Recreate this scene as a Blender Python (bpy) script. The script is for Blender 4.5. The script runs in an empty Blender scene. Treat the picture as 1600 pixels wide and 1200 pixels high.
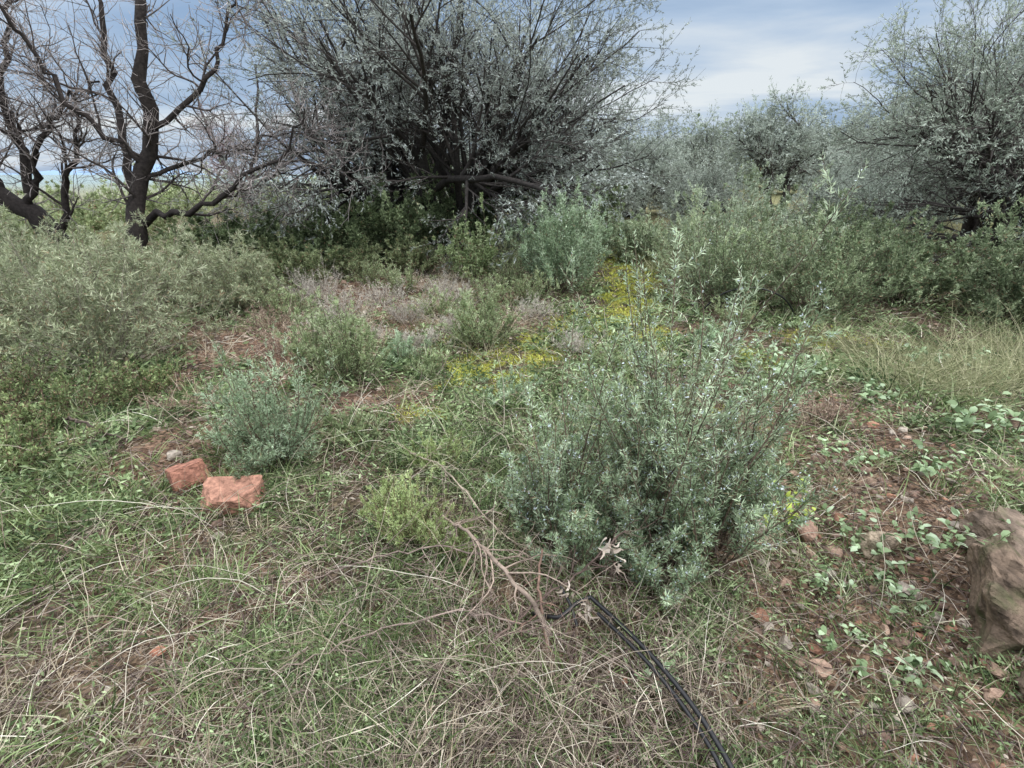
import bpy, math, numpy as np
rng=np.random.default_rng(11)
U=rng.uniform
def nrm(v): return v/np.maximum(np.linalg.norm(v,axis=-1,keepdims=True),1e-9)
def A(*a): return np.array(a,dtype=float)

def vnoise(x,y,s=0):
    xi=np.floor(x).astype(np.int64); yi=np.floor(y).astype(np.int64)
    xf=x-xi; yf=y-yi
    xf=xf*xf*(3-2*xf); yf=yf*yf*(3-2*yf)
    def h(a,b):
        n=(a*374761393+b*668265263+s*144665471)&0xffffffff
        n=((n^(n>>13))*1274126177)&0xffffffff
        return ((n^(n>>16))&0xffff)/65535.
    return (h(xi,yi)*(1-xf)+h(xi+1,yi)*xf)*(1-yf)+(h(xi,yi+1)*(1-xf)+h(xi+1,yi+1)*xf)*yf
def fbm(x,y,o=4,s=0):
    r=0;a=.5;t=0
    for i in range(o):
        r=r+a*vnoise(x*2**i+13.7*i,y*2**i-7.3*i,s+i); t+=a; a*=.5
    return r/t
def sm(a,b,x):
    t=np.clip((x-a)/(b-a),0,1); return t*t*(3-2*t)
def H(x,y):
    x=np.asarray(x,float);y=np.asarray(y,float)
    r=np.hypot(x,y)
    h=.12*(fbm(x*.5,y*.5,3,1)-.5)+.09*(fbm(x*2,y*2,3,2)-.5)
    h=h+.045*(fbm(x*9,y*9,3,5)-.5)*(1-sm(8,20,r))
    h=h+.16*sm(1.1,2.4,x)*(1-sm(2.6,4.5,y))
    h=h-sm(14,80,r)*sm(0,-8,x)*(1-sm(4000,9000,r))*6.0
    h=h+sm(12,40,r)*sm(-1,8,x)*.5
    return h

class MB:
    def __init__(s): s.V=[];s.F=[];s.C=[];s.M=[];s.n=0
    def add(s,v,f,c,m=0):
        v=np.asarray(v).reshape(-1,3); f=np.asarray(f).reshape(-1,4)
        c=np.asarray(c,float)
        if c.ndim==1: c=np.tile(c,(len(f),1))
        s.V.append(v); s.F.append(f+s.n); s.C.append(c); s.M.append(np.full(len(f),m)); s.n+=len(v)
    def build(s,name,mats,smooth=True,loc=None,con=0.,sat=1.):
        v=np.concatenate(s.V); f=np.concatenate(s.F); c=np.concatenate(s.C); m=np.concatenate(s.M)
        if len(mats)==2: con=con or .42; sat=1.08
        if con:
            l=c.mean(1,keepdims=True); c=l+(c-l)*sat; c=c*np.clip((l/.215)**con,.38,1.3)  # stretches colour contrast; deeper shadow is put into the dark tones
        if loc is not None: v=v-np.array(loc)
        me=bpy.data.meshes.new(name)
        me.vertices.add(len(v)); me.vertices.foreach_set('co',v.astype(np.float32).ravel())
        me.loops.add(len(f)*4); me.loops.foreach_set('vertex_index',f.astype(np.int32).ravel())
        me.polygons.add(len(f)); me.polygons.foreach_set('loop_start',np.arange(0,len(f)*4,4,dtype=np.int32))
        me.polygons.foreach_set('material_index',m.astype(np.int32))
        me.polygons.foreach_set('use_smooth',np.full(len(f),smooth))
        at=me.attributes.new('Col','FLOAT_COLOR','FACE')
        at.data.foreach_set('color',np.concatenate([np.clip(c,0,1),np.ones((len(c),1))],1).astype(np.float32).ravel())
        me.update(calc_edges=True)
        for k in mats: me.materials.append(k)
        o=bpy.data.objects.new(name,me); bpy.context.scene.collection.objects.link(o)
        if loc is not None: o.location=loc
        return o

def leaves(mb,P,D,L,W,C,m=1,S=None,fold=.15):
    N=len(P)
    L=np.broadcast_to(L,(N,))[:,None]; W=np.broadcast_to(W,(N,))[:,None]
    if S is None: S=nrm(np.cross(D,rng.normal(size=(N,3))))
    up=np.cross(S,D); mid=P+D*L*.45
    v=np.stack([P,mid+S*W/2+up*W*fold,P+D*L,mid-S*W/2+up*W*fold],1)
    mb.add(v,np.arange(N*4).reshape(N,4),C,m)
def broad(mb,P,D,L,W,C,m=1,S=None):
    N=len(P)
    L=np.broadcast_to(L,(N,))[:,None]; W=np.broadcast_to(W,(N,))[:,None]
    if S is None: S=nrm(np.cross(D,rng.normal(size=(N,3))*.5+A(0,0,1.2)))
    up=np.cross(S,D)
    vs=[]
    for t,w,z in ((0,.06,0),(.28,.46,.03),(.68,.42,0),(1,.03,-.12)):
        q=P+D*L*t+up*L*z
        vs+=[q-S*W*w+up*W*w*.35,q+S*W*w+up*W*w*.35]
    v=np.stack(vs,1)
    b=np.arange(N)[:,None]*8
    f=np.stack([b+A(0,1,3,2).astype(int),b+A(2,3,5,4).astype(int),b+A(4,5,7,6).astype(int)],1)
    mb.add(v,f,np.repeat(C,3,0) if np.ndim(C)==2 else C,m)
def strips(mb,pts,W,C,m=1,tip=.1):
    B,n,_=pts.shape
    T=nrm(pts[:,-1]-pts[:,0]); S=nrm(np.cross(T,rng.normal(size=(B,3))))[:,None]
    W=np.broadcast_to(W,(B,))[:,None,None]
    w=W*np.linspace(1,tip,n)[None,:,None]*.5
    v=np.stack([pts-S*w,pts+S*w],2)
    b=(np.arange(B)*2*n)[:,None]+np.arange(n-1)[None]*2
    f=np.stack([b,b+1,b+3,b+2],-1)
    mb.add(v,f,np.repeat(C,n-1,0) if np.ndim(C)==2 else C,m)
def tubes(mb,pts,rad,C,k=5,m=0):
    B,n,_=pts.shape
    T=np.gradient(pts,axis=1); T=nrm(T)
    ref=nrm(np.cross(T.mean(1),rng.normal(size=(B,3))))[:,None]
    a=nrm(ref-T*(ref*T).sum(-1,keepdims=True)); b=np.cross(T,a)
    th=np.arange(k)*2*math.pi/k
    rad=np.broadcast_to(rad,(B,n))
    v=pts[:,:,None]+rad[:,:,None,None]*(a[:,:,None]*np.cos(th)[:,None]+b[:,:,None]*np.sin(th)[:,None])
    base=(np.arange(B)*n*k)[:,None,None]+(np.arange(n-1)*k)[None,:,None]
    j=np.arange(k)[None,None]; j2=(j+1)%k
    f=np.stack([base+j,base+j2,base+k+j2,base+k+j],-1)
    mb.add(v,f,np.repeat(C,(n-1)*k,0) if np.ndim(C)==2 else C,m)
def grow(P,D,L,n,wander,trop,tvec=(0,0,1)):
    B=len(P); pts=[P]; L=np.broadcast_to(L,(B,))[:,None]; D=nrm(D); tv=A(*tvec)
    trop=np.broadcast_to(trop,(B,))[:,None]
    for i in range(n):
        D=nrm(D+wander*rng.normal(size=(B,3))+trop*tv)
        P=P+D*L/n; pts.append(P)
    return np.stack(pts,1)
def spawn(pts,rad,m,tmin,tmax,ang,asd):
    B,n,_=pts.shape
    idx=np.repeat(np.arange(B),m)
    t=U(tmin,tmax,len(idx)); s=t*(n-1); i=np.minimum(s.astype(int),n-2); f=(s-i)[:,None]
    p=pts[idx,i]*(1-f)+pts[idx,i+1]*f
    T=nrm(pts[idx,i+1]-pts[idx,i]); q=nrm(np.cross(T,rng.normal(size=T.shape)))
    a=np.radians(rng.normal(ang,asd,len(idx)))[:,None]
    D=T*np.cos(a)+q*np.sin(a)
    r=rad[idx,i]*(1-f[:,0])+rad[idx,i+1]*f[:,0]
    return p,D,t,idx,r
def taper(r0,r1,n,B): 
    return np.broadcast_to(np.atleast_1d(r0)[:,None],(B,1))*(1-np.linspace(0,1,n))[None]+np.broadcast_to(np.atleast_1d(r1)[:,None],(B,1))*np.linspace(0,1,n)[None]
def pal(cols,u):
    cols=np.array(cols,float); u=np.clip(u,0,.9999)*(len(cols)-1); i=u.astype(int); f=(u-i)[:,None]
    return cols[i]*(1-f)+cols[i+1]*f
def jit(c,N,a=.15):
    return np.tile(A(*c),(N,1))*U(1-a,1+a,(N,1))

# ------------------------------------------------------------ materials
def mat_attr(name,trans=0.0,rough=.7,nscale=20,namt=.35,bump=0.0,spec=.25,bscale=60,gain=1.):
    m=bpy.data.materials.new(name); m.use_nodes=True; nt=m.node_tree; N=nt.nodes; L=nt.links; N.clear()
    out=N.new('ShaderNodeOutputMaterial'); p=N.new('ShaderNodeBsdfPrincipled')
    p.inputs['Roughness'].default_value=rough; p.inputs['Specular IOR Level'].default_value=spec
    at=N.new('ShaderNodeAttribute'); at.attribute_name='Col'
    geo=N.new('ShaderNodeNewGeometry'); no=N.new('ShaderNodeTexNoise'); no.inputs['Scale'].default_value=nscale; no.inputs['Detail'].default_value=3
    L.new(geo.outputs['Position'],no.inputs['Vector'])
    mr=N.new('ShaderNodeMapRange'); mr.inputs['From Min'].default_value=.3; mr.inputs['From Max'].default_value=.7
    mr.inputs['To Min'].default_value=gain*(1-namt); mr.inputs['To Max'].default_value=gain*(1+namt)
    L.new(no.outputs['Fac'],mr.inputs['Value'])
    vm=N.new('ShaderNodeVectorMath'); vm.operation='SCALE'
    L.new(at.outputs['Color'],vm.inputs[0]); L.new(mr.outputs[0],vm.inputs['Scale'])
    L.new(vm.outputs[0],p.inputs['Base Color'])
    if bump>0:
        n2=N.new('ShaderNodeTexNoise'); n2.inputs['Scale'].default_value=bscale; n2.inputs['Detail'].default_value=6
        L.new(geo.outputs['Position'],n2.inputs['Vector'])
        b=N.new('ShaderNodeBump'); b.inputs['Strength'].default_value=bump; b.inputs['Distance'].default_value=.02
        L.new(n2.outputs['Fac'],b.inputs['Height']); L.new(b.outputs[0],p.inputs['Normal'])
    if trans>0:
        t=N.new('ShaderNodeBsdfTranslucent'); L.new(vm.outputs[0],t.inputs['Color'])
        mx=N.new('ShaderNodeMixShader'); mx.inputs[0].default_value=trans
        L.new(p.outputs[0],mx.inputs[1]); L.new(t.outputs[0],mx.inputs[2]); L.new(mx.outputs[0],out.inputs[0])
    else: L.new(p.outputs[0],out.inputs[0])
    return m
LEAF=mat_attr('leaf',.22,.5,3,.22,gain=1.5)
BARK=mat_attr('bark',0,.85,25,.4,.6,gain=1.2)
STRAW=mat_attr('straw',.15,.7,6,.2,gain=1.25)
STONE=mat_attr('stone',0,.9,35,.4,.8)
MROCK=mat_attr('mossy_stone',0,.9,14,.6,1.,bscale=40)
PLAST=mat_attr('black_plastic',0,.4,20,.1,0,.5)
FAR=mat_attr('far_land',0,1,.01,.1,0,0)
WM=[BARK,LEAF]
def ground_mat():
    m=mat_attr('soil_and_litter',0,.95,45,.45,.9,.1,90)
    nt=m.node_tree; N=nt.nodes; L=nt.links
    p=[n for n in N if n.type=='BSDF_PRINCIPLED'][0]
    src=p.inputs['Base Color'].links[0].from_socket
    geo=[n for n in N if n.type=='NEW_GEOMETRY'][0]
    vo=N.new('ShaderNodeTexVoronoi'); vo.inputs['Scale'].default_value=55; L.new(geo.outputs['Position'],vo.inputs['Vector'])
    cr=N.new('ShaderNodeValToRGB'); e=cr.color_ramp.elements
    e[0].position=0; e[0].color=(.4,.36,.34,1); e[1].position=1; e[1].color=(1.8,1.68,1.55,1)
    sp=N.new('ShaderNodeSeparateColor'); L.new(vo.outputs['Color'],sp.inputs[0]); L.new(sp.outputs[0],cr.inputs[0])
    mu=N.new('ShaderNodeVectorMath'); mu.operation='MULTIPLY'; L.new(src,mu.inputs[0]); L.new(cr.outputs[0],mu.inputs[1])
    L.new(mu.outputs[0],p.inputs['Base Color'])
    return m
GROUND=ground_mat()
nt=MROCK.node_tree; N=nt.nodes; L=nt.links
p=[n for n in N if n.type=='BSDF_PRINCIPLED'][0]; src=p.inputs['Base Color'].links[0].from_socket
g_=[n for n in N if n.type=='NEW_GEOMETRY'][0]; n3=N.new('ShaderNodeTexNoise'); n3.inputs['Scale'].default_value=9; n3.inputs['Detail'].default_value=8; L.new(g_.outputs['Position'],n3.inputs['Vector'])
cr=N.new('ShaderNodeValToRGB'); cr.color_ramp.elements[0].position=.5; cr.color_ramp.elements[1].position=.68; L.new(n3.outputs['Fac'],cr.inputs[0])
mx=N.new('ShaderNodeMix'); mx.data_type='RGBA'; L.new(cr.outputs[0],mx.inputs['Factor']); L.new(src,mx.inputs['A']); mx.inputs['B'].default_value=(.09,.095,.045,1); L.new(mx.outputs['Result'],p.inputs['Base Color'])

# ------------------------------------------------------------ zones
MOSS=[(-.22,4.1,.42,.5,1.),(.08,4.55,.3,.4,.8),(.45,5.1,.4,.35,.65),(.8,5.7,.4,.4,.65),(1.38,5.3,.28,.5,1.),(1.3,6.0,.33,.5,.8),(1.6,6.8,.34,.9,1.),(1.95,8.4,.38,1.3,.9),
      (3.3,5.0,.5,.4,.75),(1.5,3.2,.25,.22,.75),(-.65,3.2,.22,.18,.6),(3.0,10.5,1.6,1.6,.5),(2.2,4.4,.3,.3,.55),(-.5,4.9,.4,.3,.45)]
BARE=[(1.7,1.9,.8,1.3,.8),(1.3,1.15,.6,.55,.8),(.9,.9,.4,.3,.6),(-2.3,4.8,1.1,.9,1.),(-2.0,7.2,2.0,1.3,.9),(-1.9,2.75,.5,.45,.85),(-1.3,1.7,.4,.3,.75),(-.9,3.4,.45,.5,.8),(-1.0,6.0,1.1,.8,.8),(1.8,3.4,.6,.6,.7),
      (-.05,1.35,.5,.35,.7),(.4,2.7,.5,.4,.6),(.5,4.3,.4,.4,.5),(-.3,5.8,.8,.6,.6),(-1.0,1.1,.45,.22,.6),(3.3,2.6,.7,.6,.6),(-2.9,3.9,.5,.4,.7),(-1.4,1.3,.3,.2,.6),(2.4,5.4,.5,.4,.5),(-1.5,3.0,.4,.4,.6)]
def zone(Z,x,y):
    w=.85*(fbm(x*2.6,y*2.6,5,31)-.5)*2
    r=np.zeros_like(x)
    for cx,cy,rx,ry,s in Z:
        d=np.sqrt(((x-cx)/rx)**2+((y-cy)/ry)**2)+w
        r=np.maximum(r,s*(1-sm(.65,1.3,d)))
    return r
def mossz(x,y): return zone(MOSS,x,y)*sm(.30,.52,fbm(x*7,y*7,3,61))

def make_ground():
    n=860
    s=np.linspace(-1,1,n); a,b=1.0,8.9
    g=a*np.sinh(b*s)
    gx,gy=np.meshgrid(g,g+2.2); x=gx.ravel(); y=gy.ravel()
    z=H(x,y)
    z=z+.014*(fbm(x*25,y*25,2,8)-.5)*(np.hypot(x,y)<10)
    i=np.arange(n*n).reshape(n,n)
    f=np.stack([i[:-1,:-1],i[:-1,1:],i[1:,1:],i[1:,:-1]],-1).reshape(-1,4)
    fx=x[f].mean(1); fy=y[f].mean(1); r=np.hypot(fx,fy)
    n1=fbm(fx*1.3,fy*1.3,4,3); n2=fbm(fx*12,fy*12,3,4)
    c=pal([(.045,.032,.026),(.10,.075,.058),(.19,.148,.115)],n1*.6+n2*.5)  # soil colour darkened, painting in the occluded shade between plants
    red=zone(BARE,fx,fy)
    c=c*(1-red[:,None]*.7)+pal([(.10,.060,.045),(.205,.135,.102),(.31,.225,.175)],n2)*red[:,None]*.7
    gr=sm(.38,.55,n1)*(1-red)*.5
    c=c*(1-gr[:,None])+A(.055,.068,.03)*gr[:,None]
    ms=mossz(fx,fy)[:,None]*.85
    c=c*(1-ms)+pal([(.19,.205,.045),(.35,.36,.075)],n2)*ms
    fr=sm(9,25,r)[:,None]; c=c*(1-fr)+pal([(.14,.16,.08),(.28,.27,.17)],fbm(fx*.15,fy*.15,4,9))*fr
    fr=sm(60,700,r)[:,None]; c=c*(1-fr)+A(.22,.30,.33)*fr  # far ground paled to blue-grey, distance haze put into its colour
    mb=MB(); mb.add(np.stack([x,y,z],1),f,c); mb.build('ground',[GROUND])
make_ground()

# ------------------------------------------------------------ shrubs
ROS=[(.12,.165,.10),(.23,.295,.19),(.37,.435,.33)]
WISP=[(.11,.13,.07),(.22,.25,.155),(.36,.38,.27)]
GREYG=[(.13,.165,.11),(.24,.285,.20),(.36,.395,.31)]
LIGHT=[(.16,.21,.085),(.26,.32,.145),(.36,.41,.23)]
OLV=[(.13,.145,.125),(.24,.265,.24),(.37,.40,.38)]
MID=[(.12,.16,.08),(.23,.28,.15),(.35,.395,.26)]
def bush(name,x,y,R,Ht,nst=60,nside=5,nleaf=60,ll=.025,lw=.004,cols=ROS,stem=(.14,.11,.085),spread=1.,up=.06,wander=.1,sub=0,flowers=0,tmin=.25,sidelen=.32,leafang=.8,ellip=1.,brd=False,srad=.004,dead=.06,parts=None,stleaf=1.2,hv=.5):
    mb=MB()
    for (x,y,R,Ht,nst) in (parts or [(x,y,R,Ht,nst)]):
        z0=float(H(x,y))-.02
        a=U(0,2*math.pi,nst); rr=np.sqrt(U(0,1,nst))
        P=np.stack([x+.2*R*rr*np.cos(a)*ellip,y+.2*R*rr*np.sin(a),np.full(nst,z0)],1)
        lump=.5+1.*vnoise(a*1.3+x*7,rr*2+y*3,4)
        T=np.stack([x+R*rr*np.cos(a)*spread*ellip*lump,y+R*rr*np.sin(a)*spread*lump,z0+Ht*(1-.5*rr**2)*(.6+.4*lump)*U(hv,1.15,nst)],1)
        L=np.linalg.norm(T-P,axis=1)
        st=grow(P,nrm(T-P),L*1.02,7,wander,up)
        sr=taper(srad*U(.7,1.5,nst),srad*.3,8,nst)
        tubes(mb,st,sr,jit(stem,nst,.3),4)
        p,D,t,idx,r=spawn(st,sr,nside,.2,.97,42,14)
        sd=grow(p,D,L[idx]*sidelen*(1.25-t)*U(.5,1.45,len(p)),5,wander*1.2,up*2.2)
        sdr=taper(r*.6,srad*.2,6,len(p)); tubes(mb,sd,sdr,jit(stem,len(p),.3),3)
        groups=[(st,sr,max(3,int(nleaf*stleaf)),np.arange(nst)),(sd,sdr,nleaf,idx)]
        if sub:
            p,D,t,i2,r=spawn(sd,sdr,sub,.15,1,40,14)
            sl=np.linalg.norm(sd[:,-1]-sd[:,0],axis=1)[i2]
            ss=grow(p,D,sl*.5*U(.6,1.3,len(p)),3,wander*1.2,up*2); tubes(mb,ss,taper(r*.6,srad*.15,4,len(p)),jit(stem,len(p),.3),3)
            groups.append((ss,taper(r,r,4,len(p)),nleaf,idx[i2]))
        tone=U(-.28,.28,nst)
        for pts,rad,k,own in groups:
            if k<=0: continue
            p,D,t,i,r=spawn(pts,rad,k,tmin if pts is st else .05,1.,45*leafang/.8,18)
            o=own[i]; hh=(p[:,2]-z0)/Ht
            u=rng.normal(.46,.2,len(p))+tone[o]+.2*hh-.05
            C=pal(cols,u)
            dd=U(0,1,len(p))<dead*(1.6-hh); C[dd]=A(.22,.17,.11)*U(.6,1.3,(dd.sum(),1))
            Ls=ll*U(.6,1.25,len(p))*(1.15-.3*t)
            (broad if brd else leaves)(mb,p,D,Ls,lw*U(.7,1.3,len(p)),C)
        if flowers:
            p,D,t,i,r=spawn(sd,sdr,flowers,.35,1,70,15); k=U(0,1,len(p))<.3; p=p[k];D=D[k]
            D2=nrm(D+.5*rng.normal(size=D.shape))
            for q in range(2):
                leaves(mb,p+.003*rng.normal(size=p.shape),nrm(D2+.8*rng.normal(size=D.shape)),.010*U(.7,1.3,len(p)),.006,jit((.40,.44,.46),len(p),.15))
    return mb.build(name,WM)

bush('rosemary_bush',0,0,0,0,0,8,34,.030,.0040,[(.10,.14,.08),(.24,.305,.19),(.42,.48,.36)],(.17,.13,.10),flowers=7,wander=.11,up=.07,dead=.08,sidelen=.30,stleaf=3.4,hv=.4,
     parts=[(.24,1.90,.34,.95,34),(.68,1.97,.36,1.42,66),(.90,1.82,.36,1.05,40),(.12,2.0,.28,.66,18),(.62,1.70,.34,.62,28),(.44,2.05,.34,.85,24),(.97,2.0,.3,.85,22),(.3,1.75,.24,.52,16)])
bush('rosemary_bush',-1.40,2.66,.34,.74,64,6,36,.028,.0042,ROS,(.16,.12,.09),dead=.04,stleaf=2.4,wander=.11)
bush('rosemary_bush',.62,7.3,.8,1.4,80,7,38,.05,.010,ROS,dead=.03,up=.1,stleaf=2)
bush('rosemary_bush',1.15,9.2,.7,1.5,45,6,30,.05,.012,ROS)
bush('rosemary_bush',-1.35,3.9,.42,.66,48,5,36,.035,.0055,MID,up=.12,tmin=.1,stleaf=2)
bush('rosemary_bush',-1.75,4.2,.3,.5,30,5,34,.035,.005,MID,up=.12,tmin=.1)
bush('rosemary_bush',-1.0,4.3,.3,.36,30,5,30,.035,.005,ROS)
bush('rosemary_bush',-.28,4.8,.4,.62,48,5,36,.034,.006,MID,stleaf=2)
bush('rosemary_bush',-.05,3.5,.28,.26,30,4,30,.028,.005,ROS)
bush('rosemary_bush',2.6,6.3,.95,1.2,75,7,36,.045,.010,[(.09,.125,.065),(.20,.245,.145),(.34,.385,.26)],spread=1.1)
bush('rosemary_bush',3.7,6.1,1.,1.15,75,7,34,.045,.011,[(.08,.11,.06),(.18,.225,.13),(.31,.355,.23)],spread=1.1)
bush('rosemary_bush',3.2,7.6,1.2,1.6,70,7,32,.05,.012,GREYG,spread=1.1)
bush('rosemary_bush',1.85,4.6,.28,.42,28,4,26,.035,.005,ROS)
bush('heather_bush',-.50,1.97,.28,.33,70,5,34,.018,.003,LIGHT,(.2,.17,.1),up=.12,tmin=.1,wander=.15,dead=.1)
bush('heather_bush',-.28,1.85,.2,.22,40,5,30,.016,.003,LIGHT,(.2,.17,.1),up=.12,wander=.15,dead=.1)
bush('heather_bush',-.45,2.6,.25,.2,30,5,26,.02,.004,LIGHT,(.2,.17,.1),up=.1)
bush('mastic_shrub',-.6,7.8,.55,1.0,40,6,30,.05,.018,[(.10,.14,.06),(.19,.24,.12),(.30,.35,.21)])
for (x,y,R,h) in [(-3.4,9.4,1.1,1.1),(-2.2,9.8,1.2,1.3),(-4.6,9.6,1.0,.95),(-1.0,10.6,1.2,1.6),(.3,11.,1.2,1.5),(-3.0,11.6,1.4,1.6),(-5.6,10.3,1.2,.9),(1.6,13.,1.3,1.8)]:
    bush('mastic_shrub',x,y,R,h,50,6,22,.07,.024,[(.06,.085,.045),(.135,.175,.09),(.24,.29,.17)],(.08,.07,.06),sub=2,dead=.03)
for (x,y,R,h) in [(-3.7,4.3,1.0,1.2),(-4.9,4.9,1.1,1.3),(-4.3,5.9,1.1,1.1),(-6.0,6.2,1.2,1.1),(-3.4,6.4,.7,.9),(-5.2,3.6,.9,1.15),(-7.4,7.2,1.2,1.1)]:
    bush('broom_shrub',x,y,R,h,70,8,12,.05,.0065,WISP,(.23,.21,.17),sub=3,wander=.18,up=.03,dead=.10,spread=1.12,hv=.4)
for (x,y,R,h) in [(-3.1,3.15,.5,.35),(-3.7,3.3,.6,.4),(-2.95,2.6,.4,.22),(-2.8,3.6,.35,.3)]:
    bush('mastic_shrub',x,y,R,h,50,6,18,.026,.010,[(.08,.11,.05),(.17,.215,.1),(.28,.33,.17)],(.15,.10,.08),dead=.2)
for (x,y,R,h) in [(-3.1,7.6,.6,.6),(-4.6,7.6,.8,.8),(-2.6,8.5,.6,.6),(-1.6,8.7,.6,.7),(-3.6,8.2,.6,.7)]:
    bush('mastic_shrub',x,y,R,h,45,6,22,.05,.015,[(.08,.105,.05),(.17,.205,.105),(.28,.315,.19)],sub=1,dead=.1)
DRY=[(.21,.185,.16),(.33,.305,.265),(.46,.44,.385)]
for (x,y,R,h) in [(-1.2,5.7,.3,.4),(-.7,6.4,.35,.34),(-1.7,6.6,.35,.4),(-.6,5.3,.28,.3),(-2.0,5.7,.35,.42),(.3,5.9,.3,.26),(-2.4,6.5,.45,.5),(-1.9,4.9,.25,.28),(-1.0,7.0,.3,.35),(-2.8,7.0,.35,.4),(-.9,4.8,.25,.26),(.6,4.7,.3,.25),(-1.5,5.1,.25,.28)]:
    bush('dry_lavender_shrub',x,y,R,h,46,4,7,.03,.004,DRY,(.31,.28,.25),srad=.0035,wander=.2,dead=0,sidelen=.45,spread=1.3)
for (x,y,R,h) in [(-1.1,8.9,.4,.5),(-2.1,4.6,.35,.26),(-1.5,9.,.3,.4),(1.4,2.9,.22,.16),(2.0,2.9,.25,.16),(-2.6,5.4,.4,.3),(-2.3,3.3,.3,.15)]:
    bush('dry_heather_shrub',x,y,R,h,40,4,8,.03,.005,[(.17,.12,.09),(.28,.21,.165),(.38,.31,.25)],(.2,.15,.12),wander=.2,dead=0,spread=1.3)
for (x,y,R,h) in [(-.9,5.9,.35,.4),(.2,6.7,.4,.45),(-.3,6.4,.35,.4),(.9,4.2,.28,.22),(-1.5,7.2,.45,.5),(-2.6,5.9,.4,.45),(-.1,8.6,.5,.8),(-.7,4.0,.22,.18),(2.5,5.5,.35,.4),(.0,7.6,.4,.5),(-2.2,7.9,.4,.5),(1.0,3.0,.25,.3),(-1.0,2.9,.2,.18)]:
    bush('rosemary_bush',x,y,R,h,34,4,24,.035,.006,MID,spread=1.1,wander=.13,dead=.12,stleaf=2)
for (x,y,R,h) in [(5.0,6.6,.9,1.0),(5.6,5.6,1.0,1.1),(6.6,6.3,1.2,1.6),(5.3,8.4,1.2,1.2)]:
    bush('mastic_shrub',x,y,R,h,60,6,22,.045,.014,[(.08,.11,.06),(.165,.205,.12),(.29,.335,.22)],(.09,.08,.06),sub=2,dead=.06)
for (x,y,R,h) in [(2.4,10.,.8,.8),(3.6,10.,1.2,1.2),(1.9,11.4,.8,.9),(4.8,10.5,1.3,1.6),(.4,9.8,.8,1.2),(2.8,11.8,1.,.8)]:
    bush('cistus_shrub',x,y,R,h,50,6,24,.06,.015,[(.11,.145,.08),(.22,.265,.165),(.34,.385,.28)],sub=1)
for (x,y,R,h) in [(-8.5,13.,1.6,1.0),(-10.5,12.,1.6,.9),(-7.,15.5,1.6,1.2),(-9.5,16.,2.,1.3),(-12.5,15.,2.,1.3),(-5.2,14.,1.3,1.4),(-12.,10.,1.4,1.0),(-14.5,18.,2.2,1.6),(-9.5,9.6,1.2,.8),(-11.,21.,2.5,1.9),(-16.,24.,3.,2.2),(-7.5,20.,2.,1.8)]:
    bush('cistus_shrub',x,y,R,h,50,6,20,.09,.03,[(.13,.16,.08),(.23,.27,.145),(.34,.375,.235)],sub=1)

def broadplant(name,x,y,R,h,n,sz,cols):
    mb=MB(); z0=float(H(x,y))
    a=U(0,6.28,n); rr=np.sqrt(U(0,1,n))
    P=np.stack([x+.3*R*rr*np.cos(a),y+.3*R*rr*np.sin(a),np.full(n,z0)],1)
    T=np.stack([x+R*rr*np.cos(a),y+R*rr*np.sin(a),z0+h*U(.35,1,n)],1)
    st=grow(P,nrm(T-P),np.linalg.norm(T-P,axis=1),5,.15,.0)
    tubes(mb,st,taper(.0022,.001,6,n),jit((.15,.17,.08),n),4)
    p,D,t,i,r=spawn(st,taper(.002,.001,6,n),6,.3,1.,60,15)
    D[:,2]=D[:,2]*.4+.1; D=nrm(D)
    broad(mb,p,D,sz*U(.5,1.2,len(p)),sz*.6*U(.7,1.1,len(p)),pal(cols,U(0,1,len(p))))
    return mb.build(name,WM)
BL=[(.12,.17,.08),(.20,.265,.15),(.31,.375,.27)]
BY=[(.2,.28,.06),(.36,.42,.1)]
for q in [(1.75,3.5,.28,.25,20,.055,BL),(2.15,3.7,.3,.25,22,.055,BL),(2.5,3.25,.25,.18,14,.055,BL),(2.75,2.65,.25,.27,16,.06,BL),(3.05,2.6,.3,.28,18,.06,BL),
          (1.32,2.05,.13,.2,10,.04,BY),(1.55,1.8,.2,.17,13,.042,BL),(1.80,1.72,.22,.2,14,.044,BL),(1.2,1.3,.13,.06,9,.034,BL),(.48,1.22,.10,.07,9,.032,BL),(.60,1.3,.08,.06,6,.03,BL),(1.5,1.5,.15,.1,9,.036,BL),(1.75,2.4,.2,.14,11,.042,BL),
          (2.1,2.3,.2,.16,12,.045,BL),(1.28,1.6,.1,.07,6,.035,BL),(2.3,4.3,.3,.25,14,.055,BL),(3.6,4.1,.3,.3,14,.06,BL),(4.0,3.3,.3,.3,14,.06,BL),(1.4,1.25,.12,.06,7,.034,BL)]:
    broadplant('smilax_plant',*q)

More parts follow.
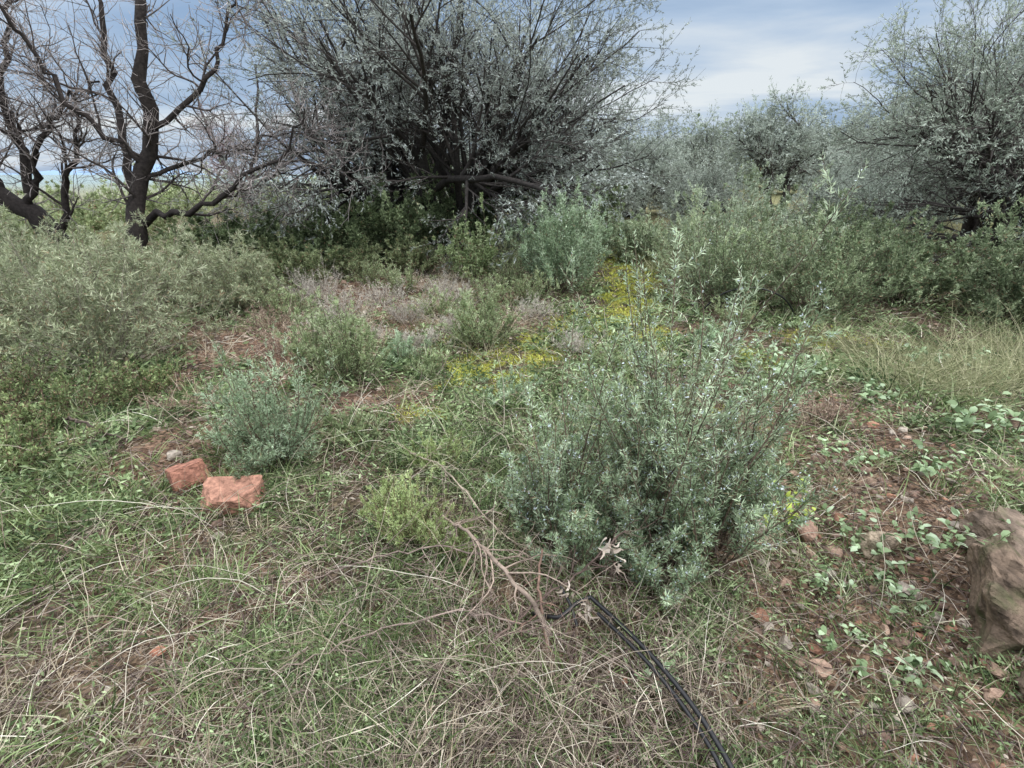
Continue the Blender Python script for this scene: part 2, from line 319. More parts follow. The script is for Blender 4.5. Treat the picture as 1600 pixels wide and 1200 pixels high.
# ------------------------------------------------------------ trees
def olive(name,x,y,trunks,tl,r0,n1,l1,n2,l2,n3,l3,n4,l4,nleaf,ll,lw,cols=OLV,spread=.55,bark=(.055,.047,.042),lean=(0,0),zmin=.5,droop=-.02):
    mb=MB(); z0=float(H(x,y))-.1
    a=np.arange(trunks)*6.283/trunks+U(-.5,.5,trunks)
    P=np.stack([x+r0*1.2*np.cos(a),y+r0*1.2*np.sin(a),np.full(trunks,z0)],1)
    D=nrm(np.stack([spread*np.cos(a)+lean[0],spread*np.sin(a)+lean[1],np.ones(trunks)],1))
    g0=grow(P,D,tl*U(.8,1.3,trunks),8,.12,.02); rd0=taper(r0*U(.7,1.2,trunks),r0*.4,9,trunks)
    rd0=rd0*(1+.5*np.exp(-np.arange(9)*1.2))[None]
    tubes(mb,g0,rd0,jit(bark,trunks),9)
    def lev(g,rd,m,l,tmin,ang,w,tr,n,k,fr,shade):
        p,D,t,i,r=spawn(g,rd,m,tmin,1.,ang,12)
        L=l*U(.55,1.3,len(p))*(1.15-.35*t)
        gg=grow(p,D,L,n,w,np.full(len(p),tr))
        low=gg[:,-1,2]<z0+zmin
        gg[low,:,2]=np.maximum(gg[low,:,2],z0+zmin*.6)
        rr=taper(r*fr,r*fr*.35,n+1,len(p)); tubes(mb,gg,rr,jit(shade,len(p),.25),k)
        return gg,rr
    b=A(*bark)
    g1,r1=lev(g0,rd0,n1,l1,.35,42,.12,.03,8,7,.62,tuple(b))
    g2,r2=lev(g1,r1,n2,l2,.2,40,.13,.03,6,5,.6,tuple(b*1.1))
    g3,r3=lev(g2,r2,n3,l3,.15,38,.12,droop,5,4,.55,tuple(b*1.4))
    r3=np.maximum(r3,.004)
    g4,r4=lev(g3,r3,n4,l4,.1,36,.10,droop*2+.04,4,3,.6,tuple(b*1.9))
    for g,r,k in ((g4,r4,nleaf),(g3,r3,max(1,nleaf//3))):
        p,D,t,i,_=spawn(g,r,k,.15,1.,40,15)
        q=p*1.1
        u=.46+1.1*(vnoise(q[:,0]+q[:,2]*.7,q[:,1]+q[:,2],77)-.5)*.8+rng.normal(0,.15,len(p))
        leaves(mb,p,D,ll*U(.6,1.25,len(p)),lw*U(.7,1.25,len(p)),pal(cols,u))
    return mb.build(name,WM,loc=(x,y,z0))
olive('olive_tree',-1.6,11.6,7,2.2,.22,7,2.9,7,1.9,7,1.0,5,.42,15,.066,.0145,spread=.85,bark=(.07,.062,.058))
RO=[(.13,.155,.12),(.24,.275,.225),(.37,.405,.355)]
olive('olive_tree',8.9,9.2,6,2.0,.12,6,2.0,7,1.5,6,.85,5,.40,13,.058,.014,cols=RO,spread=.6,zmin=.3,bark=(.08,.07,.065))
OD=[(.16,.18,.15),(.27,.30,.26),(.38,.415,.375)]
o3=olive('olive_tree',11.,12.5,5,2.8,.14,6,1.9,6,1.5,6,.85,4,.42,13,.07,.019,cols=OD,spread=.4,bark=(.08,.07,.065))
o4=olive('olive_tree',8.8,18.,3,2.9,.13,6,1.2,6,.9,6,.6,4,.35,11,.09,.024,cols=OD,spread=.25,bark=(.08,.07,.065))
o5=olive('olive_tree',4.4,20.,5,1.4,.15,6,1.4,6,1.1,6,.7,4,.4,11,.10,.027,cols=OD,spread=.8,bark=(.08,.07,.065))
def inst(o,name,x,y,s,rz,sz=1.):
    k=bpy.data.objects.new(name,o.data); bpy.context.scene.collection.objects.link(k)
    k.location=(x,y,float(H(x,y))-.1); k.scale=(s,s,s*sz); k.rotation_euler=(0,0,rz); return k
for (o,x,y,s,rz) in [(o5,8.5,26.,1.1,1.),(o5,1.6,25.,1.15,2.2),(o4,14.,20.,1.15,3.),(o5,12.5,18.,.9,4.2),(o5,-1.5,26.,1.,5.1),(o5,5.6,15.5,.6,.7),(o5,2.8,18.,.65,2.7),(o3,14.,11.5,1.1,4.),(o5,8.,13.2,.6,4.),(o5,-7.5,24.,.5,1.5),(o5,-5.,20.,.6,.4),(o5,17.,30.,1.3,1.4),(o5,-15.,25.,.4,2.),(o3,10.4,7.8,.8,1.2)]:
    inst(o,'olive_tree',x,y,s,rz)

def resample(pl,n,j=.03):
    pl=np.array(pl,float); d=np.r_[0,np.cumsum(np.linalg.norm(np.diff(pl,axis=0),axis=1))]; t=np.linspace(0,d[-1],n)
    q=np.stack([np.interp(t,d,pl[:,k]) for k in range(3)],1); q[1:-1]+=rng.normal(0,j,(n-2,3)); return q
def almond(name,prim,seedc=(.06,.05,.047),n2=12,l2=1.1,n3=9,l3=.55,n4=5,l4=.27,rs=.74,tw=(1.,.96,.94)):
    mb=MB(); G=[];R=[]
    for pl,ra,rb in prim:
        q=resample(pl,18,.035); G.append(q); R.append(np.linspace(ra,rb,18)*rs)
    G=np.stack(G);R=np.stack(R)*U(.9,1.12,(len(G),18)); tubes(mb,G,R,jit(seedc,len(G),.15),10)
    b=A(*seedc)*1.05; g_=A(.075,.07,.069)*A(*tw)
    p,D,t,i,r=spawn(G,R,n2,.18,1.,55,14); g=grow(p,D,l2*U(.3,1.3,len(p)),8,.24,.07); rr=taper(np.minimum(r*.5,.025),.005,9,len(p)); tubes(mb,g,rr,jit(b*1.5,len(p),.3),5)
    p,D,t,i,r=spawn(g,rr,n3,.1,1.,50,14); g=grow(p,D,l3*U(.4,1.3,len(p)),5,.2,.06); r2=taper(r*.6,.003,6,len(p)); tubes(mb,g,r2,jit(g_*2.4,len(p),.4),4)
    p,D,t,i,r=spawn(g,r2,n4,.1,1.,50,14); g=grow(p,D,l4*U(.4,1.3,len(p)),3,.15,.05); tubes(mb,g,taper(np.maximum(r*.7,.003),.002,4,len(p)),jit(g_*4.2,len(p),.4),3)
    mb.build(name,[BARK,LEAF])
Y=7.8
almond('almond_tree',[
 ([(-5.75,Y,-.1),(-5.5,Y,.75),(-5.3,Y,1.35),(-4.95,Y,2.17),(-4.72,Y-.1,2.92),(-4.62,Y-.1,3.6),(-4.5,Y,4.8)],.21,.03),
 ([(-5.35,Y,1.25),(-5.46,Y+.1,1.95),(-5.4,Y+.2,2.8),(-5.4,Y+.3,3.6),(-5.5,Y+.3,4.7)],.08,.02),
 ([(-5.45,Y,.95),(-5.1,Y-.1,1.05),(-4.72,Y-.2,1.07),(-4.2,Y-.2,1.25),(-3.6,Y-.1,1.6),(-3.1,Y,1.9),(-2.8,Y,2.4)],.07,.012),
 ([(-4.98,Y,2.1),(-4.28,Y+.1,2.55),(-3.8,Y+.2,3.2),(-3.5,Y+.3,4.1)],.055,.015),
 ([(-5.15,Y,1.7),(-5.7,Y-.4,2.5),(-5.95,Y-.6,3.3),(-6.1,Y-.7,4.2)],.05,.015),
 ([(-5.2,Y,1.5),(-4.7,Y+.4,1.75),(-4.0,Y+.8,2.0),(-3.3,Y+1.1,2.2)],.045,.012)])
Y=8.7
almond('almond_tree',[
 ([(-7.2,Y,-.1),(-7.45,Y,.5),(-7.75,Y,1.0),(-8.3,Y,1.4),(-9.0,Y,2.3),(-9.4,Y,3.4)],.28,.05),
 ([(-7.5,Y,.55),(-7.15,Y-.1,.9),(-6.95,Y-.1,1.55),(-6.5,Y-.2,2.0),(-6.3,Y-.2,2.7)],.09,.02),
 ([(-7.75,Y,1.05),(-7.3,Y,2.0),(-6.8,Y,2.5),(-6.1,Y,2.85)],.08,.02),
 ([(-7.7,Y,1.3),(-7.5,Y,2.7),(-7.1,Y,3.9),(-7.,Y,4.8)],.09,.02),
 ([(-8.1,Y,1.3),(-8.2,Y-.3,2.2),(-7.8,Y-.5,3.3),(-8.,Y,4.3)],.07,.02)])
almond('almond_tree',[([(-6.3,13.,-.1),(-6.2,13.,1.2),(-5.8,13.,2.4),(-5.6,13.,3.8)],.1,.02),([(-6.2,13.,.9),(-6.8,13.,2.),(-7.1,13.,3.4)],.07,.02),([(-6.1,13.,1.2),(-5.2,13.,1.8),(-4.6,13.,3.)],.06,.02)],(.12,.10,.10),tw=(1.15,.98,1.))

# ------------------------------------------------------------ scatter helpers
def scat(N,r0,r1,mask=None,am=1.08,flat=0):
    r=r0*(r1/r0)**U(0,1,N); a=U(-am,am,N); x=r*np.sin(a); y=r*np.cos(a)
    if mask is not None:
        k=U(0,1,N)<mask(x,y); x=x[k];y=y[k];r=r[k]
    return x,y,r
def gmask(x,y):
    n=sm(.36,.54,fbm(x*2.3,y*2.3,4,21))
    return (.16+.84*n)*(1-.88*zone(BARE,x,y))*(1-.75*mossz(x,y))*(1-.25*sm(3.5,6,y))
def grass():
    mb=MB()
    x,y,r=scat(11500,.55,22,gmask); k=20
    cx=np.repeat(x,k);cy=np.repeat(y,k);cr=np.repeat(r,k); n=len(cx); s=np.clip(cr/2.2,.75,2.8)
    px=cx+rng.normal(0,.026,n)*s; py=cy+rng.normal(0,.026,n)*s
    P=np.stack([px,py,H(px,py)-.004],1)
    D=nrm(np.stack([rng.normal(0,.7,n),rng.normal(0,.7,n),U(.35,1.3,n)],1))
    L=np.repeat(U(.45,1.8,len(x)),k)*U(.045,.13,n)*np.clip(cr/2.2,.85,1.25)
    g=grow(P,D,L,3,.1,-.22)
    tn=np.repeat(U(-.4,.4,len(x)),k)
    C=pal([(.06,.09,.038),(.14,.185,.078),(.23,.28,.14),(.42,.42,.31)],rng.normal(.42,.2,n)+tn)
    strips(mb,g,U(.003,.0075,n)*s,C); mb.build('grass',WM)
grass()
def weeds():
    mb=MB()
    x,y,r=scat(9000,.55,14,gmask); k=30
    cx=np.repeat(x,k);cy=np.repeat(y,k);cr=np.repeat(r,k);n=len(cx); s=np.clip(cr/2.2,.8,2.6)
    px=cx+rng.normal(0,.034,n)*s; py=cy+rng.normal(0,.034,n)*s
    hz=np.repeat(U(.02,.08,len(x)),k)
    P=np.stack([px,py,H(px,py)+U(.0,1,n)*hz*np.minimum(s,1.4)],1)
    D=nrm(np.stack([rng.normal(0,1,n),rng.normal(0,1,n),rng.normal(.25,.3,n)],1))
    tn=np.repeat(U(-.4,.4,len(x)),k)
    C=pal([(.055,.09,.038),(.13,.18,.085),(.22,.285,.15),(.33,.40,.24)],rng.normal(.44,.18,n)+tn)
    leaves(mb,P,D,U(.014,.036,n)*s,U(.004,.012,n)*s,C); mb.build('weeds',WM)
weeds()
def moss():
    mb=MB()
    x,y,r=scat(280000,2.2,16,mossz); n=len(x); s=np.clip(r/3,.8,3)
    P=np.stack([x,y,H(x,y)+U(0.004,.02,n)],1)
    D=nrm(np.stack([rng.normal(0,.7,n),rng.normal(0,.7,n),U(.3,1,n)],1))
    leaves(mb,P,D,U(.008,.022,n)*s,.007*s,pal([(.17,.195,.05),(.31,.325,.075),(.42,.42,.13)],rng.normal(.5,.25,n))); mb.build('moss',WM)
moss()
def straw():
    mb=MB()
    x,y,r=scat(30000,.5,16,lambda x,y:(.12+.88*sm(.42,.62,fbm(x*1.8+9,y*1.8,3,41)))*(1-.6*mossz(x,y))*(1-.2*zone(BARE,x,y))); n=len(x); s=np.clip(r/2.5,.8,2.6)
    P=np.stack([x,y,H(x,y)+U(.0,.06,n)],1)
    D=nrm(np.stack([rng.normal(0,1,n),rng.normal(0,1,n),U(0,.9,n)],1))
    L=U(.06,.32,n)*np.clip(r/3,.8,1.2)*np.where(y<2.5,1,.8); g=grow(P,D,L,5,.13,-.10)
    g[:,:,2]=np.maximum(g[:,:,2],H(g[:,:,0],g[:,:,1])+.004)
    C=pal([(.13,.10,.08),(.25,.205,.16),(.38,.33,.26),(.53,.50,.43)],rng.normal(.44,.28,n))
    strips(mb,g,U(.0015,.0042,n)*s,C,1,.4); mb.build('dry_grass_stems',[BARK,STRAW])
straw()
def longstraw():
    mb=MB()
    n=480; x=rng.normal(-.6,1.2,n); y=U(.75,3.4,n)
    k=zone(BARE,x,y)<.85; x=x[k];y=y[k];n=len(x)
    P=np.stack([x,y,H(x,y)],1); D=nrm(np.stack([rng.normal(0,1,n),rng.normal(0,1,n),U(.1,1.3,n)],1))
    g=grow(P,D,U(.18,.65,n),10,.09,-.12); g[:,:,2]=np.maximum(g[:,:,2],H(g[:,:,0],g[:,:,1])+.006)
    tubes(mb,g,taper(U(.001,.0026,n),.0007,11,n),pal([(.26,.20,.16),(.42,.37,.30),(.54,.51,.44)],U(0,1,n)),4,1)
    mb.build('long_dry_stems',[BARK,STRAW])
longstraw()
def litter():
    mb=MB()
    x,y,r=scat(42000,.5,14,lambda x,y:1-.7*mossz(x,y)); n=len(x); s=np.clip(r/2.5,.8,3)
    P=np.stack([x,y,H(x,y)+U(.001,.014,n)],1)
    D=nrm(np.stack([rng.normal(0,1,n),rng.normal(0,1,n),rng.normal(0,.15,n)],1))
    leaves(mb,P,D,U(.012,.05,n)*s,U(.003,.014,n)*s,pal([(.07,.048,.04),(.155,.112,.09),(.265,.205,.165),(.44,.385,.325)],U(0,1,n)**1.2),1)
    mb.build('leaf_litter',[BARK,STRAW])
    mb=MB()
    x,y,r=scat(9500,.5,11,lambda x,y:1-.7*mossz(x,y)); n=len(x)
    P=np.stack([x,y,H(x,y)+U(.004,.05,n)],1)
    D=nrm(np.stack([rng.normal(0,1,n),rng.normal(0,1,n),rng.normal(.1,.3,n)],1))
    g=grow(P,D,U(.05,.26,n),5,.16,0); g[:,:,2]=np.maximum(g[:,:,2],H(g[:,:,0],g[:,:,1])+.004)
    C=pal([(.05,.036,.034),(.14,.10,.085),(.31,.255,.215)],U(0,1,n)); rr=taper(U(.0012,.0036,n)*np.clip(r/3,.8,2),.0008,6,n); tubes(mb,g,rr,C,4)
    mb.build('fallen_twigs',[BARK])
litter()

def tussocks(name,lst,cols,w,droop=-.13):
    mb=MB()
    for x,y,R,h,n in lst:
        a=U(0,6.28,n); rr=np.sqrt(U(0,1,n)); px=x+R*.6*rr*np.cos(a); py=y+R*.6*rr*np.sin(a)
        P=np.stack([px,py,H(px,py)-.01],1); D=nrm(np.stack([rr*np.cos(a)*.8+rng.normal(0,.45,n),rr*np.sin(a)*.8+rng.normal(0,.45,n),U(.3,1.3,n)],1))
        g=grow(P,D,h*U(.4,1.35,n),7,.08,droop*U(.3,1.5,n)); strips(mb,g,w*U(.6,1.3,n),pal(cols,rng.normal(.5,.25,n)+U(-.2,.2)),1,.2)
    mb.build(name,[BARK,STRAW])
YG=[(.13,.145,.07),(.27,.275,.16),(.43,.405,.28)]
tussocks('wild_grass',[(U(2.8,5.2),U(3.2,4.8),U(.3,.5),U(.25,.6),230) for _ in range(22)],YG,.0048)
tussocks('wild_grass',[(U(-3.2,-1.5),U(1.5,2.6),.2,.14,110) for _ in range(18)],[(.09,.125,.045),(.19,.235,.10),(.33,.365,.2)],.005)
ST=[(.22,.175,.12),(.37,.32,.235),(.5,.46,.37)]
tussocks('dry_grass',[(.76,1.12,.1,.16,110),(1.0,1.15,.1,.12,70),(1.35,2.7,.15,.2,80),(-1.2,2.0,.12,.12,70),(1.1,1.9,.12,.16,100),(1.5,1.45,.1,.12,60),(1.7,2.2,.15,.15,80),(1.9,2.9,.15,.2,80)]+[(U(-2.8,.2),U(4.4,8.5),.25,.28,60) for _ in range(60)]+[(U(-1.8,.5),U(.8,2.4),.2,.2,26) for _ in range(20)]+[(U(.9,2.3),U(1.,2.8),.2,.14,24) for _ in range(22)],ST,.004,-.1)
tussocks('dry_grass',[(U(-7.5,-4.6),U(11.,16.),.6,.8,260) for _ in range(26)],ST,.016,-.05)
tussocks('dry_grass',[(U(2.4,5.),U(9,15),.5,.35,140) for _ in range(26)],[(.14,.16,.08),(.26,.27,.15),(.38,.37,.26)],.014,-.08)
tussocks('green_grass_tuft',[(U(-1.6,.5),U(.75,1.7),.10,.17,44) for _ in range(50)]+[(U(-2.4,-.2),U(1.3,3.6),.12,.14,44) for _ in range(50)]+[(U(-1.5,.8),U(3.4,6),.16,.15,44) for _ in range(20)]+[(U(.8,2.6),U(1.,3.4),.10,.10,34) for _ in range(40)],[(.06,.092,.037),(.15,.205,.082),(.265,.325,.165)],.0062,-.17)

# ------------------------------------------------------------ stones
def cubesphere(n):
    l=np.linspace(-1,1,n+1); V=[];F=[];o=0
    for ax in range(3):
        for sg in (-1,1):
            a,b=np.meshgrid(l,l); c=np.full_like(a,sg)
            t=[None]*3; t[ax]=c; t[(ax+1)%3]=a; t[(ax+2)%3]=b*sg
            V.append(np.stack([q.ravel() for q in t],1)); i=np.arange((n+1)**2).reshape(n+1,n+1)+o
            F.append(np.stack([i[:-1,:-1],i[:-1,1:],i[1:,1:],i[1:,:-1]],-1).reshape(-1,4)); o+=(n+1)**2
    return nrm(np.concatenate(V)),np.concatenate(F)
CS={n:cubesphere(n) for n in (3,8,14,22)}
def rock(mb,c,sz,dim,col,n=3,chops=9,rough=0.0,rot=None,box=False,tilt=0.):
    v,f=CS[n]; v=v.copy()
    if box: v=np.clip(v*1.35,-.78,.78)+.04*v
    for _ in range(chops):
        k=nrm(rng.normal(size=3)); d=U(.82,1.05) if box else U(.5,.85); s=v@k; v=v-np.maximum(s-d,0)[:,None]*k
    if rough:
        o=U(0,99); v=v*(1+rough*(fbm(v[:,0]*2.5+o+v[:,2]*2,v[:,1]*2.5+o-v[:,2]*1.5,5,3)-.5))[:,None]
    v=v*np.array(dim)*sz
    if tilt: ct,s_=math.cos(tilt),math.sin(tilt); v=np.stack([v[:,0],v[:,1]*ct-v[:,2]*s_,v[:,1]*s_+v[:,2]*ct],1)
    a=U(0,6.28) if rot is None else rot; ca,sa=math.cos(a),math.sin(a)
    v=np.stack([v[:,0]*ca-v[:,1]*sa,v[:,0]*sa+v[:,1]*ca,v[:,2]],1)+np.array(c)
    cc=np.tile(A(*col),(len(f),1))*U(.88,1.12,(len(f),1)) 
    mb.add(v,f,cc)
def stones():
    mb=MB()
    def put(x,y,sz,red):
        z=float(H(x,y)); col=[(.35,.185,.125),(.31,.215,.16),(.42,.36,.30),(.24,.16,.125),(.42,.285,.215)][rng.choice(5,p=[.16,.26,.22,.22,.14] if red else [.1,.3,.34,.2,.06])]
        rock(mb,(x,y,z+sz*.3),sz,(1,U(.6,1),U(.4,.75)),A(*col)*U(.7,1.2),chops=12)
    for _ in range(1900):
        x,y=U(.7,2.9),U(.7,3.4)
        if x/(y+.4)<.42: continue
        put(x,y,.005+.022*U(0,1)**2.,True)
    for _ in range(100): 
        x,y=U(.95,2.4),U(.95,2.9); put(x,y,U(.02,.05),True)
    xs,ys,r=scat(1300,.6,9,lambda x,y:.2+.8*zone(BARE,x,y))
    for x,y,q in zip(xs,ys,r): put(x,y,(.006+.016*U(0,1)**2)*max(1,q/2.6),False)
    for x,y in [(-2.6,5.2),(-2.3,5.4),(-2.9,5.0),(-2.45,5.6),(-2.1,2.95),(-2.0,2.85),(-1.95,2.6),(-1.45,2.05),(-1.4,1.98),(-2.05,2.7),(-2.2,4.9),(-2.0,5.2),(-1.6,2.9)]: put(x,y,U(.03,.055),False)
    mb.build('stones',[STONE],False)
stones()
def single(name,x,y,sz,dim,col,rot,n=14,chops=8,rough=.25,dz=.3,smooth=False,mat=None,box=False,tilt=0.):
    mb=MB(); z=float(H(x,y)); rock(mb,(x,y,z+sz*dim[2]*dz),sz,dim,col,n,chops,rough,rot,box,tilt); mb.build(name,[mat or STONE],smooth)
single('brick_fragment',-1.45,2.24,.15,(1.15,.72,.5),(.40,.21,.15),.12,14,6,.12,.8,box=True,tilt=.25)
single('brick_fragment',-1.80,2.44,.115,(.95,.8,.75),(.37,.175,.125),.8,14,6,.14,.9,box=True,tilt=-.3)
single('brick_fragment',-1.27,1.33,.03,(1,.8,.5),(.45,.2,.13),.8,8,10,.1,.6)
single('limestone_rock',1.78,1.36,.25,(1.,.9,.95),(.18,.13,.095),.4,22,16,.5,mat=MROCK)
single('limestone_rock',2.05,1.68,.2,(1.,1.,.8),(.2,.15,.115),1.4,22,16,.5,mat=MROCK)
single('limestone_rock',1.60,1.80,.10,(1.1,.8,.7),(.34,.27,.2),.4,14,14,.4,.5,mat=MROCK)
single('limestone_rock',1.16,1.98,.08,(1.2,.8,.6),(.42,.35,.29),.2,14,14,.3,.5)
single('limestone_rock',1.38,1.95,.07,(1.,.8,.7),(.36,.23,.175),.9,14,14,.3,.5)
single('limestone_rock',1.27,2.2,.09,(1.,.9,.6),(.27,.175,.135),.5,14,14,.3,.5)
single('limestone_rock',2.45,2.15,.1,(1.,.9,.5),(.28,.2,.15),.5,14,14,.4,mat=MROCK)
single('limestone_rock',1.72,1.02,.17,(1.,.9,.7),(.16,.12,.09),2.,22,16,.5,mat=MROCK)

def poly_obj(name,pls,col,mat,k=8,n=24,side=None,j=.0):
    mb=MB()
    for pl,ra,rb in pls:
        q=resample(pl,n,j)
        for _ in range(6 if j==0 else 0): q[1:-1]=(q[:-2]+2*q[1:-1]+q[2:])/4
        tubes(mb,q[None],np.linspace(ra,rb,n)[None],jit(col,1,.1),k)
    if side:
        G=np.stack([resample(pl,12,0) for pl,_,_ in pls]); R=np.stack([np.linspace(ra,rb,12) for _,ra,rb in pls])
        p,D,t,i,r=spawn(G,R,side[0],.1,1,50,15); g=grow(p,D,side[1]*U(.3,1.2,len(p)),6,.16,0); g[:,:,2]=np.maximum(g[:,:,2],H(g[:,:,0],g[:,:,1])+.005)
        rr=taper(r*.5,.0012,7,len(p)); tubes(mb,g,rr,jit(A(*col)*1.1,len(p),.3),5)
        p,D,t,i,r=spawn(g,rr,3,.2,1,50,15); g=grow(p,D,side[1]*.45*U(.3,1.2,len(p)),4,.16,0); tubes(mb,g,taper(r*.6,.0008,5,len(p)),jit(A(*col)*1.2,len(p),.3),4)
    return mb.build(name,[mat])
def gz(x,y,d): return (x,y,float(H(x,y))+d)
poly_obj('irrigation_pipe',[([gz(.30,1.50,.10),gz(.36,1.42,.10),gz(.44,1.28,.10),gz(.52,1.12,.09),gz(.58,.98,.08),gz(.62,.82,.07),gz(.64,.6,.05)],.0085,.0085)],(.012,.012,.014),PLAST)
poly_obj('irrigation_pipe',[([gz(.32,1.44,.08),gz(.39,1.33,.09),gz(.47,1.18,.08),gz(.54,1.03,.07),gz(.58,.9,.06),gz(.60,.6,.05)],.0075,.0075)],(.012,.012,.014),PLAST)
poly_obj('irrigation_pipe',[([gz(.30,1.50,.10),gz(.24,1.47,.12),gz(.18,1.42,.10),gz(.12,1.46,.06),gz(.08,1.5,.03)],.008,.008),([gz(.24,1.4,.08),gz(.22,1.47,.12),gz(.19,1.54,.12)],.006,.006)],(.015,.015,.017),PLAST)
poly_obj('irrigation_hose',[([gz(2.25,5.9,.1),gz(2.4,5.8,.33),gz(2.75,5.75,.4),gz(3.1,5.75,.3),gz(3.3,5.8,.05)],.01,.01)],(.02,.02,.02),PLAST)
poly_obj('dead_branch',[([gz(-.32,1.95,.14),gz(-.2,1.80,.16),gz(-.05,1.62,.16),gz(.07,1.48,.12),gz(.14,1.38,.05)],.006,.010)],(.27,.21,.17),BARK,8,24,(18,.35),.004)
poly_obj('dead_branch',[([gz(.12,1.62,.25),gz(.1,1.55,.15),gz(.11,1.45,.08),gz(.13,1.3,.02)],.004,.007)],(.20,.13,.10),BARK,8,20,(8,.2),.004)
poly_obj('dead_branch',[([gz(-.1,1.3,.05),gz(.1,1.5,.1),gz(.3,1.6,.15),gz(.45,1.65,.3)],.005,.003)],(.14,.10,.085),BARK,8,20,(16,.3),.006)
poly_obj('dead_branch',[([gz(-.6,2.6,.05),gz(-.35,2.2,.25),gz(-.2,2.0,.2),gz(-.05,1.85,.1)],.0025,.004)],(.34,.28,.22),BARK,6,20,(14,.3),.006)
poly_obj('dead_branch',[([gz(-.9,1.6,.04),gz(-.6,1.7,.1),gz(-.3,1.75,.13),gz(-.1,1.7,.12)],.0025,.004)],(.22,.17,.145),BARK,6,20,(16,.3),.006)
poly_obj('dead_branch',[([gz(-.8,1.2,.04),gz(-.5,1.35,.1),gz(-.2,1.45,.1),gz(.05,1.4,.08)],.0025,.004)],(.22,.17,.145),BARK,6,20,(16,.25),.006)
poly_obj('dead_branch',[([gz(-3.0,3.05,.1),gz(-2.7,2.9,.12),gz(-2.4,2.8,.05)],.008,.006)],(.08,.06,.05),BARK,6,20,(8,.3),.006)
mb=MB()
for (x,y,z,n,s) in [(.36,1.50,.34,12,.06),(.27,1.42,.14,10,.04),(.2,1.5,.14,8,.035),(-.28,1.82,.14,6,.03),(-.62,1.5,.05,8,.03),(.40,1.46,.28,8,.045)]:
    P=np.tile(A(x,y,z+float(H(x,y))),(n,1))+rng.normal(0,.015,(n,3)); D=nrm(rng.normal(size=(n,3))+A(0,0,-.3))
    g=grow(P,D,s*U(.6,1.3,n),6,.3,0); strips(mb,g,s*.3,pal([(.24,.19,.15),(.42,.37,.32)],U(0,1,n)),1,.15)
mb.build('dried_thistle',[BARK,STRAW])

def far():
    mb=MB(); n=160
    x=np.linspace(-3400,-1200,n)
    hgt=-8+48*np.exp(-((x+1900)/150)**2)+30*np.exp(-((x+2250)/200)**2)+40*np.exp(-((x+3100)/260)**2)+8*fbm(x*.01,x*0+3,3,5)
    rows=[np.stack([x,np.full(n,2600.),np.full(n,-14.)],1),np.stack([x,np.full(n,2750.),hgt*.6-4],1),np.stack([x,np.full(n,2950.),hgt],1),np.stack([x,np.full(n,3150.),np.full(n,-14.)],1)]
    i=np.arange(n-1); F=np.concatenate([np.stack([i+k*n,i+1+k*n,i+1+n+k*n,i+n+k*n],1) for k in range(3)])
    mb.add(np.concatenate(rows),F,(.26,.37,.52)); mb.build('distant_hills',[FAR])  # pale blue carries the haze, painted into the hill colour
    mb=MB(); 
    for _ in range(340):
        x=U(-95,90); y=U(30,85); hh=U(1.2,2.6)*(1.5 if x>-8 else .9)
        k=300; z=float(H(x,y)); w=hh*U(.7,1.3)
        d=nrm(rng.normal(size=(k,3)))*(U(0,1,k)**.4)[:,None]*(1+.4*vnoise(U(0,9,k),U(0,9,k),4))[:,None]
        P=A(x,y,z+hh*.5)+d*A(w,w,hh*.6)
        leaves(mb,P,nrm(rng.normal(size=(k,3))),.34,.2,pal([(.08,.11,.06),(.17,.21,.13),(.26,.30,.22)],rng.normal(.4,.15,k)+.3*d[:,2]*.5))
    mb.build('distant_trees',WM)
far()

# ------------------------------------------------------------ world, sun, camera
w=bpy.data.worlds.new('World'); bpy.context.scene.world=w; w.use_nodes=True
nt=w.node_tree; N=nt.nodes; L=nt.links; N.clear()
out=N.new('ShaderNodeOutputWorld'); bg=N.new('ShaderNodeBackground'); bg.inputs['Strength'].default_value=.1
sky=N.new('ShaderNodeTexSky'); sky.sky_type='NISHITA'; sky.sun_disc=False; sky.sun_elevation=math.radians(48); sky.sun_rotation=math.radians(-50)
tc=N.new('ShaderNodeTexCoord'); sx=N.new('ShaderNodeSeparateXYZ'); L.new(tc.outputs['Generated'],sx.inputs[0])
def M(op,a,b=None):
    n=N.new('ShaderNodeMath'); n.operation=op
    for i,q in enumerate((a,b)):
        if q is None: continue
        if isinstance(q,(int,float)): n.inputs[i].default_value=q
        else: L.new(q,n.inputs[i])
    return n.outputs[0]
zz=M('ADD',M('MAXIMUM',sx.outputs[2],0.),.16)
cb=N.new('ShaderNodeCombineXYZ'); L.new(M('DIVIDE',sx.outputs[0],zz),cb.inputs[0]); L.new(M('DIVIDE',sx.outputs[1],zz),cb.inputs[1])
no=N.new('ShaderNodeTexNoise'); no.inputs['Scale'].default_value=.62; no.inputs['Detail'].default_value=8; no.inputs['Roughness'].default_value=.52; no.inputs['Distortion'].default_value=.5
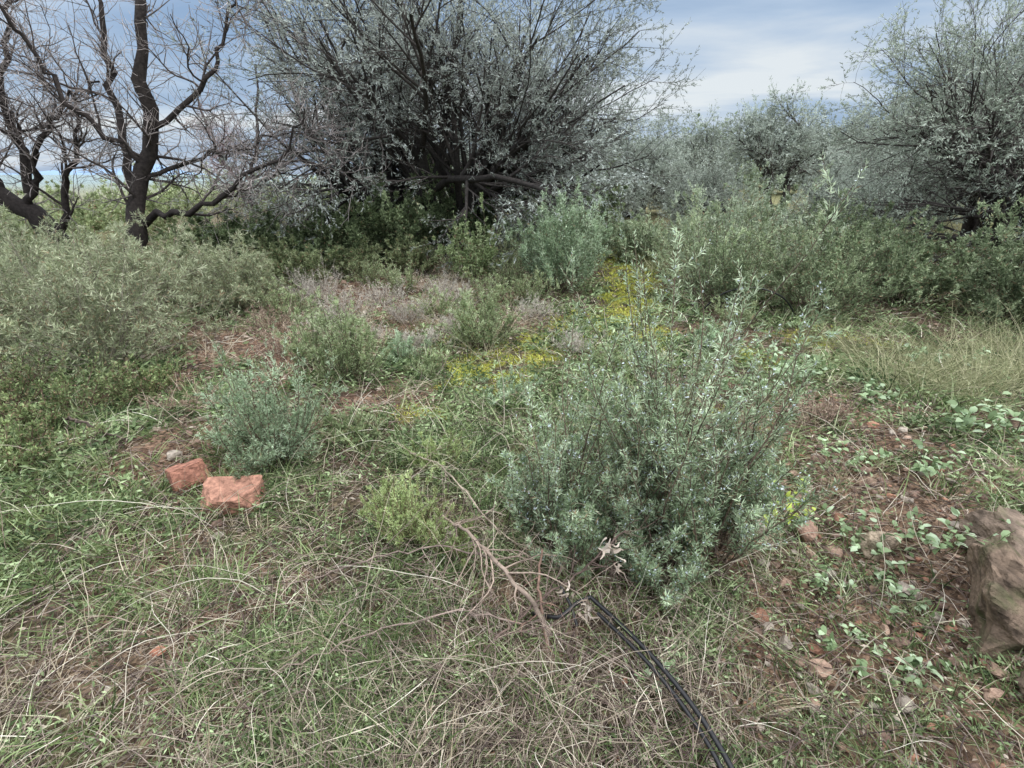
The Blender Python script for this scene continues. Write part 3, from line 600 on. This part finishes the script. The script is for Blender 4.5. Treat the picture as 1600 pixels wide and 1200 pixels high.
mp=N.new('ShaderNodeMapping'); mp.inputs['Location'].default_value=(8.3,4.2,0); mp.inputs['Scale'].default_value=(.7,1.3,1); L.new(cb.outputs[0],mp.inputs[0]); L.new(mp.outputs[0],no.inputs['Vector'])
cr=N.new('ShaderNodeValToRGB'); e=cr.color_ramp.elements; e[0].position=.37; e[0].color=(.31,.46,.69,1); e[1].position=.63; e[1].color=(.90,.96,1.,1)
m_=e.new(.5); m_.color=(.53,.67,.86,1)
L.new(no.outputs['Fac'],cr.inputs[0])
up=M('MAXIMUM',M('SUBTRACT',sx.outputs[2],.25),0.)
vm=N.new('ShaderNodeVectorMath'); vm.operation='SCALE'; L.new(cr.outputs[0],vm.inputs[0]); vm.inputs['Scale'].default_value=9.
v2=N.new('ShaderNodeVectorMath'); v2.operation='SCALE'; v2.inputs[0].default_value=(1.,.98,.95); L.new(M('MULTIPLY',up,38.),v2.inputs['Scale'])
va=N.new('ShaderNodeVectorMath'); va.operation='ADD'; L.new(vm.outputs[0],va.inputs[0]); L.new(v2.outputs[0],va.inputs[1])
mix=N.new('ShaderNodeMix'); mix.data_type='RGBA'; mix.inputs['Factor'].default_value=.9
L.new(sky.outputs[0],mix.inputs['A']); L.new(va.outputs[0],mix.inputs['B']); L.new(mix.outputs['Result'],bg.inputs[0]); L.new(bg.outputs[0],out.inputs[0])
sl=bpy.data.lights.new('sun','SUN'); sl.energy=1.3; sl.angle=math.radians(12); sl.color=(1,.98,.95)
so=bpy.data.objects.new('sun',sl); bpy.context.scene.collection.objects.link(so); so.rotation_euler=(math.radians(42),0,math.radians(50))
cam=bpy.data.cameras.new('camera'); cam.lens=18; cam.sensor_width=36; cam.clip_start=.05; cam.clip_end=9000
co=bpy.data.objects.new('camera',cam); bpy.context.scene.collection.objects.link(co); co.location=(0,0,1.6); co.rotation_euler=(math.radians(67.6),0,0)
bpy.context.scene.camera=co
sc=bpy.context.scene; sc.view_settings.view_transform='Standard'; sc.view_settings.look='None'; sc.view_settings.exposure=0
